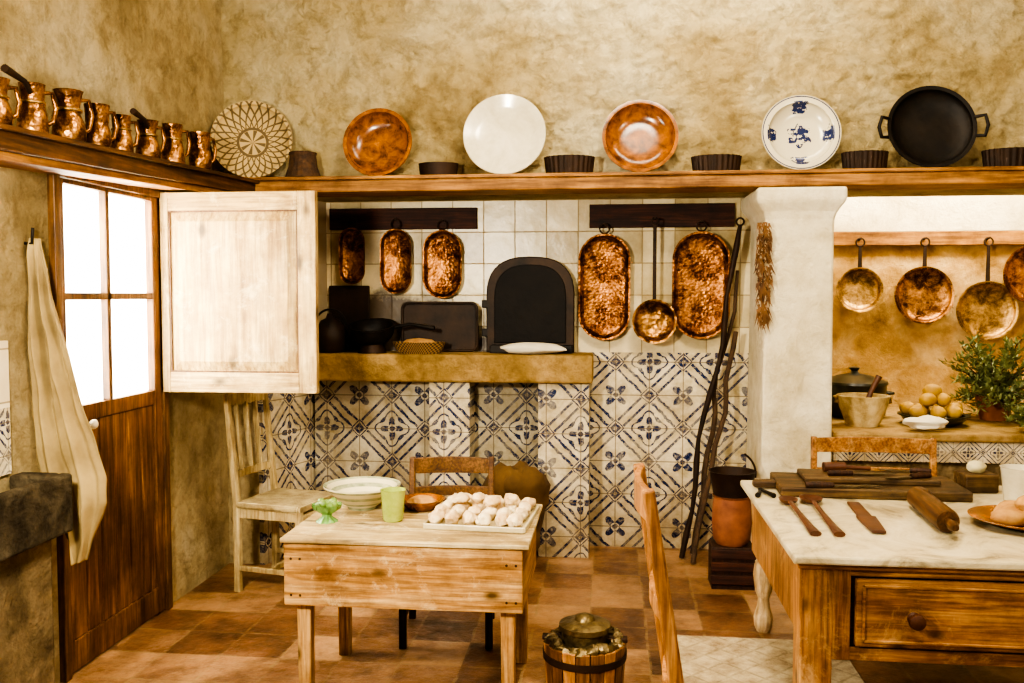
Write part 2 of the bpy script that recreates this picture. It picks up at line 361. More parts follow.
# ------------------------------------------------------------------ room shell
XL=-2.25; XU=-2.36
box('floor',-3,3.6,.3,6.8,-.1,0,FLOOR)
box('ceiling',-3,3.6,.3,6.8,3.9,4.0,PL_CEIL)
wl=grp('wall_left')
D0,D1=3.42,4.33
box('near',XL-.3,XL,.3,D0,0,2.16,PL_LEFT,wl); box('far',XL-.3,XL,D1,6.6,0,2.16,PL_LEFT,wl); box('upper',XU-.3,XU,.3,6.6,2.13,3.9,PL_LEFT,wl)
box('wall_right',3.3,3.5,.3,6.6,0,3.9,PL_LEFT)
bm=bmesh.new(); nx,nz=480,150; x0,x1,z0,z1=XU,3.3,2.2,3.9; vs=[]
for j in range(nz+1):
    for i in range(nx+1):
        x=x0+(x1-x0)*i/nx; z=z0+(z1-z0)*j/nz
        d=.026*noise.fractal(Vector((x*2.2,z*2.6,3)),.9,2.2,5)+.013*noise.noise(Vector((x*9,z*13,1)))+.010*noise.noise(Vector((x*22,z*30,7)))
        vs.append(bm.verts.new((x,5.35-max(-.02,min(.045,d)),z)))
for j in range(nz):
    for i in range(nx):
        a=j*(nx+1)+i; bm.faces.new((vs[a],vs[a+1],vs[a+nx+2],vs[a+nx+1]))
wu=grp('wall_back_upper')
mk('stucco_face',bm,PL_UP,wu)
box('lintel_mass',XU,3.3,5.39,5.75,2.2,3.9,PL_UP,wu)
wb=grp('wall_back')
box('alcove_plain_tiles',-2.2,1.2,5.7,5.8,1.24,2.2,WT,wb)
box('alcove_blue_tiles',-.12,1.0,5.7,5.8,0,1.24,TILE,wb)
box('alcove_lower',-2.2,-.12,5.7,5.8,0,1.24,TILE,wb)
wc=grp('wall_corner')
box('corner_pier',XL,-2.03,5.09,5.8,0,2.2,PL_LEFT,wc)
L=math.hypot(.2,.62)
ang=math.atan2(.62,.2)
box('cheek_tiles_low',0,L,0,.08,0,1.06,TILE,wc,loc=(-2.03,5.08,0),rot=(0,0,ang))
box('cheek_tiles_high',0,L,0,.08,1.06,2.2,WT_L,wc,loc=(-2.03,5.08,0),rot=(0,0,ang))
wn_=grp('wall_niche')
box('niche_back',1.0,3.3,6.5,6.6,0,2.8,plaster('ochre_niche','8f6f38','c09a5c','dcbd86',.8,.03,4,.3),wn_)
box('niche_upper',1.2,3.29,6.47,6.5,2.04,2.75,PL_WHITE,wn_)
box('niche_side',1.0,1.2,5.80,6.6,0,2.8,PL_WHITE,wn_)
box('niche_top',1.0,3.3,5.75,6.6,2.75,2.85,PL_WHITE,wn_)
# pillar
pr=grp('pillar')
def sq(c,w,d,z): return [(c[0]-w/2,c[1]-d/2,z),(c[0]+w/2,c[1]-d/2,z),(c[0]+w/2,c[1]+d/2,z),(c[0]-w/2,c[1]+d/2,z)]
bm=bmesh.new(); pc=(1.04,5.40); last=None
prof=[(0,.40),(.7,.385),(1.4,.375),(1.98,.37),(2.02,.375),(2.06,.40),(2.10,.455),(2.12,.48),(2.19,.48)]
for z,w in prof:
    r=[bm.verts.new(p) for p in sq(pc,w,w+.16,z)]
    if last:
        for i in range(4): bm.faces.new((last[i],last[(i+1)%4],r[(i+1)%4],r[i]))
    else: bm.faces.new(r)
    last=r
bm.faces.new(last)
mk('pillar_shaft',bm,PL_WHITE,pr,smooth=False,bev=.014)
# shelves
sh=grp('trim_shelf')
box('beam',-2.15,3.28,5.10,5.36,2.195,2.265,BEAM_M,sh,.008); box('beam_lip',-2.15,3.28,5.085,5.36,2.265,2.285,BEAM_M,sh,.004)
def shz(y): return 2.18+(y-2.9)*.040
def shelfpart(nm,xa,xb,dz0,dz1,mt=None):
    bm=bmesh.new(); v=[]
    for y in (1.2,5.1 if xb<-2.04 else 5.12):
        for x,dz in ((xa,dz0),(xb,dz0),(xb,dz1),(xa,dz1)): v.append(bm.verts.new((x,y,shz(y)+dz)))
    for f in ((0,1,2,3),(7,6,5,4),(0,4,5,1),(1,5,6,2),(2,6,7,3),(3,7,4,0)): bm.faces.new([v[i] for i in f])
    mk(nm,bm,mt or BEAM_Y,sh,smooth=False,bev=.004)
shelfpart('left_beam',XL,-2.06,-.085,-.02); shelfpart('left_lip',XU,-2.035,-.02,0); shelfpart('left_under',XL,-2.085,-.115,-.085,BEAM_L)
box('corner_board',XU,-2.14,5.1,5.36,2.2,2.285,BEAM_M,sh)
# ------------------------------------------------------------------ door with glazed upper half
dr=grp('door_1')
xa,xb=-2.29,-2.235
box('jamb_near',-2.32,-2.22,D0,D0+.04,0,2.10,FRAMEW,dr,.004); box('jamb_far',-2.32,-2.22,D1-.05,D1,0,2.10,FRAMEW,dr,.004); box('head',-2.32,-2.22,D0,D1,2.08,2.13,FRAMEW,dr,.004)
G0,G1=3.50,4.215
box('lower_rail',xa,xb,D0+.04,D1-.05,1.06,1.13,DOORW,dr,.004); box('bottom_rail',xa,xb,D0+.04,D1-.05,0.01,.14,DOORW,dr,.004)
n=6; w=(G1-G0)/n
for i in range(n): box('plank_%d'%i,xa+.01,xb-.008,G0+i*w+.002,G0+(i+1)*w-.002,.14,1.06,DOORW,dr,.006)
box('stile_near',xa,xb+.003,D0+.04,G0,.01,2.08,DOORW,dr,.004); box('stile_far',xa,xb+.003,G1,D1-.05,.01,2.08,DOORW,dr,.004)
tube('knob_stem',[(xb,3.60,1.05),(xb+.04,3.60,1.05)],.008,BRASS,dr)
bm=bmesh.new(); blob(bm,(xb+.05,3.60,1.05),(.018,.022,.022),1,0); mk('knob',bm,WHITE_G,dr)
wn=grp('window_1')
box('mullion',xa+.005,xb,3.815,3.845,1.13,2.08,FRAMEW,wn,.003); box('transom',xa+.005,xb,G0,G1,1.58,1.61,FRAMEW,wn,.003)
box('top_rail',xa+.005,xb,G0,G1,2.06,2.08,FRAMEW,wn,.003)
box('panes',-2.272,-2.268,G0,G1,1.13,2.06,GLASS,wn)
# shutter
st=grp('window_shutter',(-2.235,4.30,0),0)
LX=wood('shutter_pine','846840','c4a56a','e4cf98','x',.5,.85,True,'e8d8ac'); LZ=wood('shutter_pine_z','846840','c4a56a','e4cf98','z',.5,.85,True,'e8d8ac')
X0,X1,Z0,Z1=-.03,.805,1.115,2.108
box('stile_a',X0,X0+.08,-.02,.02,Z0,Z1,LZ,st,.003); box('stile_b',X1-.09,X1,-.02,.02,Z0,Z1,LZ,st,.003)
box('rail_top',X0+.08,X1-.09,-.02,.02,Z1-.09,Z1,LX,st,.003); box('rail_bottom',X0+.08,X1-.09,-.02,.02,Z0,Z0+.10,LX,st,.003)
box('panel_back',X0+.08,X1-.09,-.002,.008,Z0+.1,Z1-.09,LZ,st)
bm=bmesh.new(); 
a=[(X0+.09,Z0+.11),(X1-.10,Z0+.11),(X1-.10,Z1-.10),(X0+.09,Z1-.10)]; b=[(X0+.135,Z0+.155),(X1-.145,Z0+.155),(X1-.145,Z1-.145),(X0+.135,Z1-.145)]
va=[bm.verts.new((x,-.002,z)) for x,z in a]; vb=[bm.verts.new((x,-.020,z)) for x,z in b]
for i in range(4): bm.faces.new((va[i],va[(i+1)%4],vb[(i+1)%4],vb[i]))
bm.faces.new(vb); mk('raised_panel',bm,LZ,st,smooth=False)
for nm,(a_,b_,c_,d_) in {'bead_l':(X0+.08,X0+.088,Z0+.1,Z1-.09),'bead_r':(X1-.098,X1-.09,Z0+.1,Z1-.09),'bead_t':(X0+.088,X1-.098,Z1-.098,Z1-.09),'bead_b':(X0+.088,X1-.098,Z0+.1,Z0+.108)}.items(): box(nm,a_,b_,-.014,-.002,c_,d_,FRAMEW,st)
for z in (1.3,1.93): tube('hinge_%d'%int(z*10),[(0,0.022,z-.04),(0,0.022,z+.04)],.012,IRON,st)
# ------------------------------------------------------------------ left wall tiles, sink, cloth
lt=grp('trim_1')
box('plain',XL,XL+.012,1.2,3.14,1.18,1.43,WT_L,lt); box('patterned',XL,XL+.012,1.2,3.14,.93,1.18,TILE_L,lt)
sk=grp('stone_sink')
SX=-2.03
box('front',SX-.05,SX,1.9,3.2,.70,.925,STONE,sk,.012); box('end_far',XL+.01,SX-.05,3.12,3.2,.70,.925,STONE,sk,.012); box('end_near',XL+.01,SX-.05,1.9,1.98,.70,.925,STONE,sk,.012); box('basin_floor',XL+.01,SX-.05,1.98,3.12,.70,.76,STONE,sk)
box('masonry_base',XL+.01,SX-.06,1.9,3.16,0,.70,PL_ROUGH,sk,.02)
# hanging cloth
cl=grp('hanging_cloth')
tube('hook',[(XL,3.27,1.80),(XL+.03,3.27,1.80),(XL+.035,3.27,1.86)],.006,IRON,cl)
rows=[(1.82,-2.225,-2.21),(1.66,-2.235,-2.18),(1.45,-2.235,-2.13),(1.2,-2.235,-2.07),(1.0,-2.23,-2.01),(.88,-2.21,-1.975),(.78,-2.17,-1.975),(.68,-2.13,-2.01),(.60,-2.10,-2.04),(.55,-2.08,-2.06)]
bm=bmesh.new(); g=[]; nr=60; nc=36
for j in range(nr+1):
    f=j/nr*(len(rows)-1); i=min(int(f),len(rows)-2); k=f-i
    z,a,b=[rows[i][q]*(1-k)+rows[i+1][q]*k for q in range(3)]
    lay=[]
    for c in range(nc+1):
        s=c/nc; x=a+(b-a)*s; amp=.022*min(1,j/12)
        y=3.27+amp*math.sin(s*13+z*2.5)+.012*math.sin(s*29+z*4)*min(1,j/12)+.04*s+.018*noise.noise(Vector((s*4,z*6,2)))
        lay.append(bm.verts.new((x+.010*noise.noise(Vector((s*3,z*7,9))),y,z)))
    g.append(lay)
for j in range(nr):
    for c in range(nc): bm.faces.new((g[j][c],g[j][c+1],g[j+1][c+1],g[j+1][c]))
o=mk('cloth',bm,CLOTH,cl,ang=80); m=o.modifiers.new('s','SOLIDIFY'); m.thickness=.004
# ------------------------------------------------------------------ stove block
sv=grp('tiled_stove')
box('slab',-1.90,-.10,5.37,5.695,1.07,1.24,SAND,sv,.015)
box('left_back',-1.86,-1.10,5.52,5.695,0,1.07,TILE_SHADE,sv)
box('column_left',-1.10,-.85,5.42,5.695,0,1.07,TILE,sv); box('column_right',-.43,-.12,5.42,5.695,0,1.07,TILE,sv,.004)
box('opening_back',-.85,-.43,5.64,5.695,0,1.07,TILE_SHADE,sv)
# ------------------------------------------------------------------ counter in right niche
ct=grp('niche_counter')
box('top',1.26,3.28,5.22,6.46,.78,.825,SAND,ct,.012); box('tile_band',1.27,3.28,5.25,5.3,.66,.78,tilepat('blue_tile_band','x',.16),ct)
box('body',1.27,3.28,5.27,6.46,0,.66,PL_ROUGH,ct)
# ------------------------------------------------------------------ shelf dishes
SZ=2.286
def lean(name,prof,mat,x,r,y=5.2,tilt=80,rz=0,**k):
    e=grp(name,(x,y,SZ+r*math.sin(R(tilt))+.003),rz)
    lathe('dish',prof,mat,e,rot=(R(tilt),0,0),**k); return e
def bowlprof(r,d,lip=.02,t=.008):
    pts=[(0,-d),(r*.45,-d)]
    for i in range(1,9):
        a=i/8; pts.append((r*.45+(r-lip-r*.45)*math.sin(a*math.pi/2),-d+d*(1-math.cos(a*math.pi/2))))
    pts+=[(r,.004),(r,.012),(r-lip,.010)]
    for i in range(8,0,-1):
        a=i/8; pts.append((r*.45-t+(r-lip-r*.45)*math.sin(a*math.pi/2),-d+t+d*(1-math.cos(a*math.pi/2))))
    pts+=[(r*.3,-d+t),(0,-d+t)]
    return pts
def plateprof(r,d=.03,well=.62):
    return [(0,-d),(r*well,-d),(r*well+.02,-d+.01),(r-.005,-.004),(r,.002),(r-.004,.006),(r-.015,.002),(r*well+.015,-d+.018),(r*well-.01,-d+.009),(0,-d+.008)]
lean('woven_basket_tray',bowlprof(.235,.06,.012),LATT,-2.115,.235,5.19,80,16)
lean('brown_glazed_bowl',bowlprof(.205,.085,.012),BROWN_G,-1.355,.205)
lean('white_platter',plateprof(.24,.035,.66),WHITE_G,-.61,.24)
lean('brown_glazed_bowl',bowlprof(.215,.085,.012),BROWN_G,.165,.215,tilt=77)
lean('blue_painted_plate',bowlprof(.215,.055,.03),BLUEPL,1.05,.215)
pn=lean('paella_pan',bowlprof(.235,.06,.012),IRON,1.745,.235,5.2,78)
for s in (-1,1):
    pts=[(s*.225,0,.05),(s*.27,-.03,.055),(s*.285,-.03,0),(s*.27,-.03,-.055),(s*.225,0,-.05)]
    tube('handle_%s'%('l' if s<0 else 'r'),pts,.01,IRON,pn)
def mold(x,r,h,mat=IRON2,flute=(16,.05),y=5.2,sy=.75):
    e=grp('baking_mold',(x,y,SZ)); lathe('mold',[(0,0),(r*.93,0),(r,h*.85),(r*1.02,h),(r*.94,h),(r*.85,h*.2),(0,h*.2)],mat,e,flute=flute,segs=160,sy=sy); return e
e=grp('small_wicker_pot',(-1.80,5.18,SZ)); lathe('pot',[(0,0),(.105,0),(.082,.07),(.075,.13),(.08,.15),(.07,.15),(.068,.1),(.09,.01),(0,.01)],simple('dark_wicker','241509','4f3417',.8,0,30,.8,60,.01),e,segs=64,flute=(20,.03))
mold(-.995,.115,.075,flute=None); mold(-.235,.14,.1,flute=(26,.03)); mold(.59,.135,.09,flute=(26,.03)); mold(1.395,.12,.1,flute=(26,.03)); mold(2.16,.14,.1,flute=(26,.03))
# ------------------------------------------------------------------ copper jugs on left shelf
def jug(y,h,k,handle):
    e=grp('copper_jug',(-2.15,y,shz(y)+.004),0)
    r=h*.31
    p=[(0,0),(r*.8,0),(r*.95,.06*h),(r,.2*h),(r*.93,.38*h),(r*.66,.58*h),(r*.62,.66*h),(r*.7,.8*h),(r*.84,h),(r*.88,h*1.01),(r*.8,h*.99),(r*.6,.7*h),(r*.5,.6*h),(0,.55*h)]
    if k==1: p=[(0,0),(r*.95,0),(r*.97,.05*h),(r*.85,.4*h),(r*.7,.62*h),(r*.7,.68*h),(r*.76,.98*h),(r*.8,h),(r*.72,h*.98),(r*.62,.68*h),(0,.6*h)]
    if k==2: p=[(0,0),(r*.7,0),(r*.9,.12*h),(r*.95,.3*h),(r*.84,.5*h),(r*.76,.58*h),(r*.8,.62*h),(r*.84,.9*h),(r*.9,h),(r*.8,.98*h),(r*.7,.6*h),(0,.5*h)]
    lathe('body',p,COP2,e,segs=40)
    lathe('collar',[(r*.72,.60*h),(r*.80,.62*h),(r*.80,.65*h),(r*.72,.67*h)],BRASS,e,segs=40)
    tube('loop_handle',[(r*.5,r*.35,h*.85),(r*.75,r*.95,h*.88),(r*.8,r*1.25,h*.6),(r*.7,r*1.05,h*.32),(r*.55,r*.7,h*.25)],.009,COP2,e)
    if handle=='long': tube('long_handle',[(r*.3,-r*.6,h*.8),(r*.5,-r*1.4,h*.95),(r*.6,-r*3.4,h*1.05)],[.009,.010,.015],IRON2,e)
for i,(y,h,k,hd) in enumerate([(2.99,.17,0,'loop'),(3.19,.19,1,'long'),(3.42,.205,0,'loop'),(3.62,.185,2,'loop'),(3.81,.17,1,'loop'),(4.04,.18,0,'long'),(4.28,.20,1,'loop'),(4.58,.20,2,'loop')]): jug(y,h,k,hd)
# ------------------------------------------------------------------ hanging boards & copper
def hangboard(name,x0,x1,z0,z1):
    e=grp(name); box('board',x0,x1,5.67,5.7003,z0,z1,DARKWX,e,.004); return e
hangboard('pan_rack',-1.80,-.84,2.02,2.155); hangboard('pan_rack',-.13,.76,2.02,2.165)
def tray(x,zt,zb,w,mat=COP,y=5.63,nm='copper_oval_tray'):
    r=w/2; Lh=(zt-zb)/2-r; e=grp(nm,(x,y,(zt+zb)/2))
    pr_=[(0,-.035),(r*.78,-.035),(r*.86,-.03),(r*.93,0),(r,.004),(r,.01),(r*.93,.008),(r*.84,-.02),(r*.76,-.028),(0,-.028)]
    lathe('pan',pr_,mat,e,rot=(R(90),0,0),stretch=Lh,segs=64)
    ring('hang_ring',(0,-.005,(zt-zb)/2+.03),.03,.005,IRON2,e)
    tube('nail',[(0,.038,(zt-zb)/2+.06),(0,-.02,(zt-zb)/2+.062)],.006,IRON2,e)
tray(-1.64,2.03,1.67,.17); tray(-1.355,2.02,1.61,.205); tray(-1.055,2.01,1.58,.25)
tray(-.035,1.98,1.32,.32); tray(.555,1.99,1.33,.35)
e=grp('copper_skimmer',(.27,5.56,0)); beam('handle',(0,0,1.57),(0,0,2.03),.022,.008,IRON2,e,.002)
lathe('bowl',bowlprof(.135,.05,.012,.005),copper('skimmer_copper','5d3c18','cf9c58',.28,26,.9),e,loc=(0,-.01,1.44),rot=(R(90),0,0)); ring('hook',(0,0,2.05),.02,.005,IRON2,e); tube('hook_nail',[(0,-.015,2.068),(0,.113,2.068)],.006,IRON2,e)
# ------------------------------------------------------------------ items on stove slab
TZ=1.241
e=grp('arched_oven_door')
def arch(x0,x1,z0,zs,zt,n=18):
    pts=[(x0,z0),(x1,z0)]; cx=(x0+x1)/2; rx=(x1-x0)/2
    for i in range(n+1):
        a=math.pi*i/n; pts.append((cx+rx*math.copysign(abs(math.cos(a))**.75,math.cos(a)),zs+(zt-zs)*math.sin(a)**.85))
    return pts
prism('plate',arch(-.77,-.22,TZ,1.60,1.84),5.60,5.66,IRON3,e,.006); prism('panel',arch(-.72,-.27,TZ+.06,1.58,1.79),5.59,5.61,simple('soot_iron','050404','140e09',.8,.2,7,.5,25,.01),e,.006)
box('ledge',-.74,-.23,5.52,5.60,TZ,TZ+.05,IRON,e,.005)
for i,z in enumerate((1.34,1.52)): box('hinge_ear_%d'%i,-.80,-.76,5.60,5.63,z,z+.05,IRON,e,.004)
e=grp('white_serving_cloth'); bm=bmesh.new(); blob(bm,(-.47,5.44,TZ+.036),(.20,.05,.035),5,.2); mk('cloth',bm,WCLOTH,e)
e=grp('rectangular_baking_pan',(-1.07,5.62,TZ),0)
rc=[]
for cx,cz,a0 in ((.20,.05,-90),(.20,.27,0),(-.20,.27,90),(-.20,.05,180)):
    for i in range(6): a=R(a0+i*18); rc.append((cx+.04*math.cos(a),cz+.04*math.sin(a)))
prism('base',rc,.0,.02,IRON3,e,.003)
tube('rim',[(x,-.012,z) for x,z in rc],.009,IRON3,e,closed=True)
e=grp('iron_frying_pan',(-1.47,5.47,TZ)); lathe('pan',bowlprof(.15,.10,.01),IRON,e,loc=(0,0,.165),rot=(R(14),0,0)); tube('handle',[(.14,0,.16),(.25,-.02,.18),(.40,-.03,.155)],[.012,.011,.014],IRON,e)
lathe('stand',[(0,0),(.09,0),(.07,.05),(.07,.08),(0,.08)],IRON2,e)
e=grp('iron_kettle',(-1.745,5.50,TZ)); lathe('body',[(0,0),(.08,0),(.11,.05),(.11,.13),(.07,.18),(.06,.2),(.03,.215),(.02,.24),(0,.25)],IRON3,e); ring('bail',(0,0,.17),.10,.007,IRON,e,'y',20,0,180)
e=grp('iron_griddle',(-1.68,5.672,TZ)); box('plate',-.13,.14,0,.015,0,.42,IRON3,e,.01)
e=grp('woven_basket',(-1.17,5.46,TZ)); lathe('basket',[(0,0),(.13,0),(.15,.03),(.165,.065),(.17,.07),(.155,.07),(.13,.015),(0,.012)],WEAVE,e,sy=.5,segs=72); lathe('bread_in_basket',[(0,.02),(.12,.02),(.13,.05),(.08,.085),(0,.095)],BREAD,e,sy=.48)
e=grp('burlap_sack'); bm=bmesh.new(); blob(bm,(-.60,5.30,.27),(.20,.11,.29),3,.35); blob(bm,(-.50,5.28,.42),(.14,.10,.2),8,.4); 
for v in bm.verts: v.co.z=max(v.co.z,.002); v.co.y=min(v.co.y,5.41)
mk('sack',bm,BURLAP,e)
# ------------------------------------------------------------------ pokers, jar
def crook(p0,p1,n=14,amp=.02,sd=0):
    o=[]
    for i in range(n+1):
        t=i/n; p=Vector(p0).lerp(Vector(p1),t); w=math.sin(t*math.pi)
        o.append(p+Vector((noise.noise(Vector((t*4,sd,0))),noise.noise(Vector((t*4,sd,5)))*.3,0))*amp*3*w)
    return o
e=grp('fireplace_poker'); tube('rod',crook((.44,5.46,.01),(.775,5.55,2.02),amp=.02,sd=1),[.016+.004*math.sin(i*2.1) for i in range(15)],IRON2,e); ring('eye',(.775,5.55,2.04),.022,.006,IRON2,e)
e=grp('fireplace_poker'); tube('rod',crook((.50,5.36,.01),(.76,5.56,1.38),amp=.03,sd=6),[.015]*15,BARK,e)
e=grp('wooden_branch'); tube('branch',crook((.52,5.56,.01),(.77,5.6,1.75),amp=.035,sd=11),[.02-.0007*i for i in range(15)],BARK,e)
e=grp('dried_herb_bundle'); bm=bmesh.new()
for i in range(260):
    z=random.uniform(1.45,2.0); w=.02+.02*math.sin((z-1.4)/.7*3.1); c=Vector((.84+random.uniform(-w,w),5.10-random.random()*.03,z)); d=Vector((random.uniform(-.03,.03),random.uniform(-.03,0),-random.uniform(.03,.08)))
    s=Vector((.006,.0,0)); bm.faces.new([bm.verts.new(c-s),bm.verts.new(c+s),bm.verts.new(c+d)])
mk('herbs',bm,simple('dry_herb','3a220e','74502a',.9),e); tube('stem',[(.84,5.098,2.0),(.84,5.098,1.5)],.006,BARK,e)
e=grp('wooden_crate'); box('crate_body',.56,.79,4.92,5.10,.02,.23,DARKW,e,.006)
for z in (.03,.10,.17): box('slat_%d'%int(z*100),.555,.795,4.905,4.925,z,z+.05,DARKWX,e,.004)
box('base',.56,.79,4.92,5.10,0,.02,DARKW,e)
e=grp('terracotta_jar',(.675,5.01,.231)); lathe('jar',[(0,0),(.08,0),(.1,.03),(.108,.12),(.104,.22),(.096,.26),(.105,.27),(.09,.27),(.09,.05),(0,.04)],CLAY,e)
lathe('iron_pail',[(0,.272),(.1,.272),(.125,.40),(.13,.405),(.12,.405),(.1,.30),(0,.30)],IRON2,e); ring('pail_bail',(0,0,.39),.125,.006,IRON2,e,'y',20,-10,60)
# ------------------------------------------------------------------ niche pans, pots, plant
e=grp('niche_pan_rack'); box('rail',1.22,3.28,6.44,6.469,1.94,2.035,BEAM_M,e,.005)
def npan(x,z,r,mat,nm='copper_frying_pan'):
    e=grp(nm,(x,6.40,z)); lathe('pan',bowlprof(r,.045,.012,.005),mat,e,rot=(R(88),0,0))
    beam('handle',(0,0,r-.02),(0,0,1.93-z),.03,.008,IRON2,e,.002,.02,.008); ring('hang_hook',(0,.0,1.96-z),.028,.006,IRON2,e); tube('peg',[(0,.038,1.98-z),(0,-.02,1.985-z)],.008,IRON2,e)
npan(1.70,1.635,.155,BRASS); npan(2.125,1.60,.195,COP2); npan(2.535,1.495,.20,BRASS); npan(2.83,1.74,.20,COP)
CZ=.826
e=grp('casserole_pot',(1.56,5.95,CZ)); lathe('pot',[(0,0),(.17,0),(.19,.02),(.195,.2),(.2,.21),(0,.21)],DKGREEN,e); lathe('lid',[(.205,.21),(.2,.225),(.1,.262),(.03,.275),(.02,.29),(.035,.31),(0,.32)],DKGREEN,e)
for s in (-1,1): ring('ear_%s'%('l' if s<0 else 'r'),(s*.2,0,.15),.04,.01,DKGREEN,e,'z')
e=grp('stone_mortar',(1.50,5.52,CZ)); lathe('bowl',[(0,0),(.09,0),(.1,.02),(.135,.11),(.15,.18),(.13,.18),(.1,.08),(0,.06)],plaster('mortar_stone','8f7848','c0a976','dccb9c',.8,.02,6),e); tube('pestle',[(0,0,.07),(.05,.02,.2),(.10,.04,.29)],[.025,.014,.02],SPOONW,e)
for s in (-1,1): tube('lug_%s'%('l' if s<0 else 'r'),[(s*.12,0,.14),(s*.16,0,.145),(s*.165,0,.165),(s*.13,0,.175)],.014,SAND,e)
e=grp('plate_of_lemons',(1.93,5.60,CZ)); lathe('plate',bowlprof(.2,.05),DKGREEN,e,loc=(0,0,.052)); bm=bmesh.new()
for i,(x,y,z) in enumerate([(-.1,-.04,.08),(0,-.08,.08),(.1,-.03,.08),(-.05,.06,.08),(.07,.07,.08),(-.04,-.02,.15),(.05,0,.15),(0,.03,.2),(.14,.05,.09),(-.13,.05,.09)]): blob(bm,(x,y,z),(.055,.045,.042),i,.08,i*1.3,2)
mk('lemons',bm,LEMON,e)
e=grp('folded_white_napkin'); bm=bmesh.new(); blob(bm,(1.80,5.32,CZ+.046),(.12,.06,.04),9,.3); mk('napkin',bm,WCLOTH,e)
def bush(name,loc,rad,hgt,n,pot=True):
    e=grp(name,loc)
    if pot: lathe('pot',[(0,0),(.08,0),(.11,.14),(.12,.15),(.1,.15),(0,.13)],CLAY,e)
    bl=bmesh.new(); bs=[]
    for i in range(n):
        a=random.uniform(0,6.28); el=random.uniform(.05,1.25); l=rad*random.uniform(.6,1.15)
        d=Vector((math.cos(a)*math.cos(el),math.sin(a)*math.cos(el),math.sin(el)*hgt/rad)); 
        p=Vector((0,0,.13 if pot else .06)); pts=[p.copy()]
        for k in range(7):
            p=p+d*l/7+Vector((random.uniform(-.012,.012),random.uniform(-.012,.012),-.005*k)); p.z=max(p.z,.06); pts.append(p.copy())
            for q in range(6):
                ld=(d.normalized()*.5+Vector((random.uniform(-1,1),random.uniform(-1,1),random.uniform(-.6,.9)))).normalized()
                s=ld.cross(Vector((random.random(),random.random(),1))).normalized()*.008; L_=random.uniform(.035,.065)
                b=p+Vector((random.uniform(-.01,.01),)*3)
                v=[bl.verts.new(b),bl.verts.new(b+ld*L_*.5+s),bl.verts.new(b+ld*L_),bl.verts.new(b+ld*L_*.5-s)]; bl.faces.new(v)
        bs.append(pts)
    for v in bl.verts: v.co.z=max(v.co.z,.003)
    mk('leaves',bl,LEAF,e,smooth=False)
    for i,pts in enumerate(bs[::2]): tube('twig_%d'%i,pts,.004,BARK,e,5)
bush('potted_olive_bush',(2.38,5.86,CZ),.31,.46,90); bush('olive_branches',(2.34,5.34,CZ),.11,.14,26,False)
# ------------------------------------------------------------------ chairs
def chair(name,loc,rz,w,d,sh_,top,wm,seatm,rake=.06,style='slats',legm=None,dd=None,pt=.034):
    e=grp(name,loc,rz); legm=legm or wm; hw=w/2
    for s,nm in ((-1,'a'),(1,'b')):
        beam('rear_leg_'+nm,(0.0,s*hw,0),(0,s*hw,sh_),pt,pt,legm,e); beam('back_post_'+nm,(0,s*hw,sh_-.01),(-rake,s*hw,top),pt,pt,wm,e,.006,pt*.85,pt*.8)
        beam('front_leg_'+nm,(d,s*hw,0),(d,s*hw,sh_-.01),pt,pt,legm,e)
        beam('side_rail_'+nm,(0,s*hw,sh_-.05),(d,s*hw,sh_-.05),.02,.05,wm,e); beam('stretcher_'+nm,(0,s*hw,.13),(d,s*hw,.13),.02,.028,legm,e)
    beam('front_rail',(d,-hw,sh_-.05),(d,hw,sh_-.05),.05,.02,wm,e); beam('rear_rail',(0,-hw,sh_-.05),(0,hw,sh_-.05),.05,.02,wm,e)
    beam('front_stretcher',(d,-hw,.2),(d,hw,.2),.028,.02,legm,e); beam('mid_stretcher',(d*.5,-hw,.13),(d*.5,hw,.13),.02,.028,legm,e)
    box('seat',-.0,d+.02,-hw-.02,hw+.02,sh_-.025,sh_+.012,seatm,e,.012)
    def bx(z): return -rake*(z-sh_)/(top-sh_)
    def slab(nm,z,h):
        bm=bmesh.new(); pr_=None
        for i in range(11):
            y=-hw+w*i/10; c=-.02*math.sin(i/10*math.pi); hh=h/2*(1+.15*math.sin(i/10*math.pi))
            r=[bm.verts.new((bx(z)+c+dx,y,z+dz)) for dx,dz in ((-.009,-h/2),(.009,-h/2),(.009,hh),(-.009,hh))]
            if pr_: 
                for k in range(4): bm.faces.new((pr_[k],pr_[(k+1)%4],r[(k+1)%4],r[k]))
            else: bm.faces.new(r)
            pr_=r
        bm.faces.new(pr_); mk(nm,bm,wm,e,smooth=False,bev=.003)
    if style=='slats':
        slab('top_rail',top-.04,.06); slab('low_rail',sh_+.15,.04)
        for i in range(3):
            y=-hw+w*(i+1)/4; beam('slat_%d'%i,(bx(sh_+.16)-.015,y,sh_+.16),(bx(top-.06)-.015,y,top-.06),.012,.03,wm,e,.003)
    else:
        slab('top_rail',top-.045,.075); slab('mid_rail',(sh_+top)/2+.02,.045); slab('low_rail',sh_+.12,.035)
    return e
chair('rush_seat_chair',(-1.95,4.78,0),-12,.36,.38,.48,1.07,CHAIRW,RUSH,.06,'slats')
chair('wooden_side_chair',(-.77,4.33,0),-84,.39,.38,.42,.80,wood('grey_brown_chair','3a220e','65431f','86602f','x',.5,1,False),RUSH,.04,'ladder',DARKW)
chair('ladderback_chair',(.195,2.40,0),2,.34,.34,.44,1.12,CHAIRP,RUSH,.105,'ladder',pt=.040)
chair('pine_kitchen_chair',(1.37,4.82,0),-90,.60,.10,.45,.86,ORANGE_X,RUSH,.02,'ladder',DARKW)
# rug
e=grp('patterned_rug'); box('rug',.28,1.05,3.36,4.20,0.001,.010,rugmat(),e,.003)
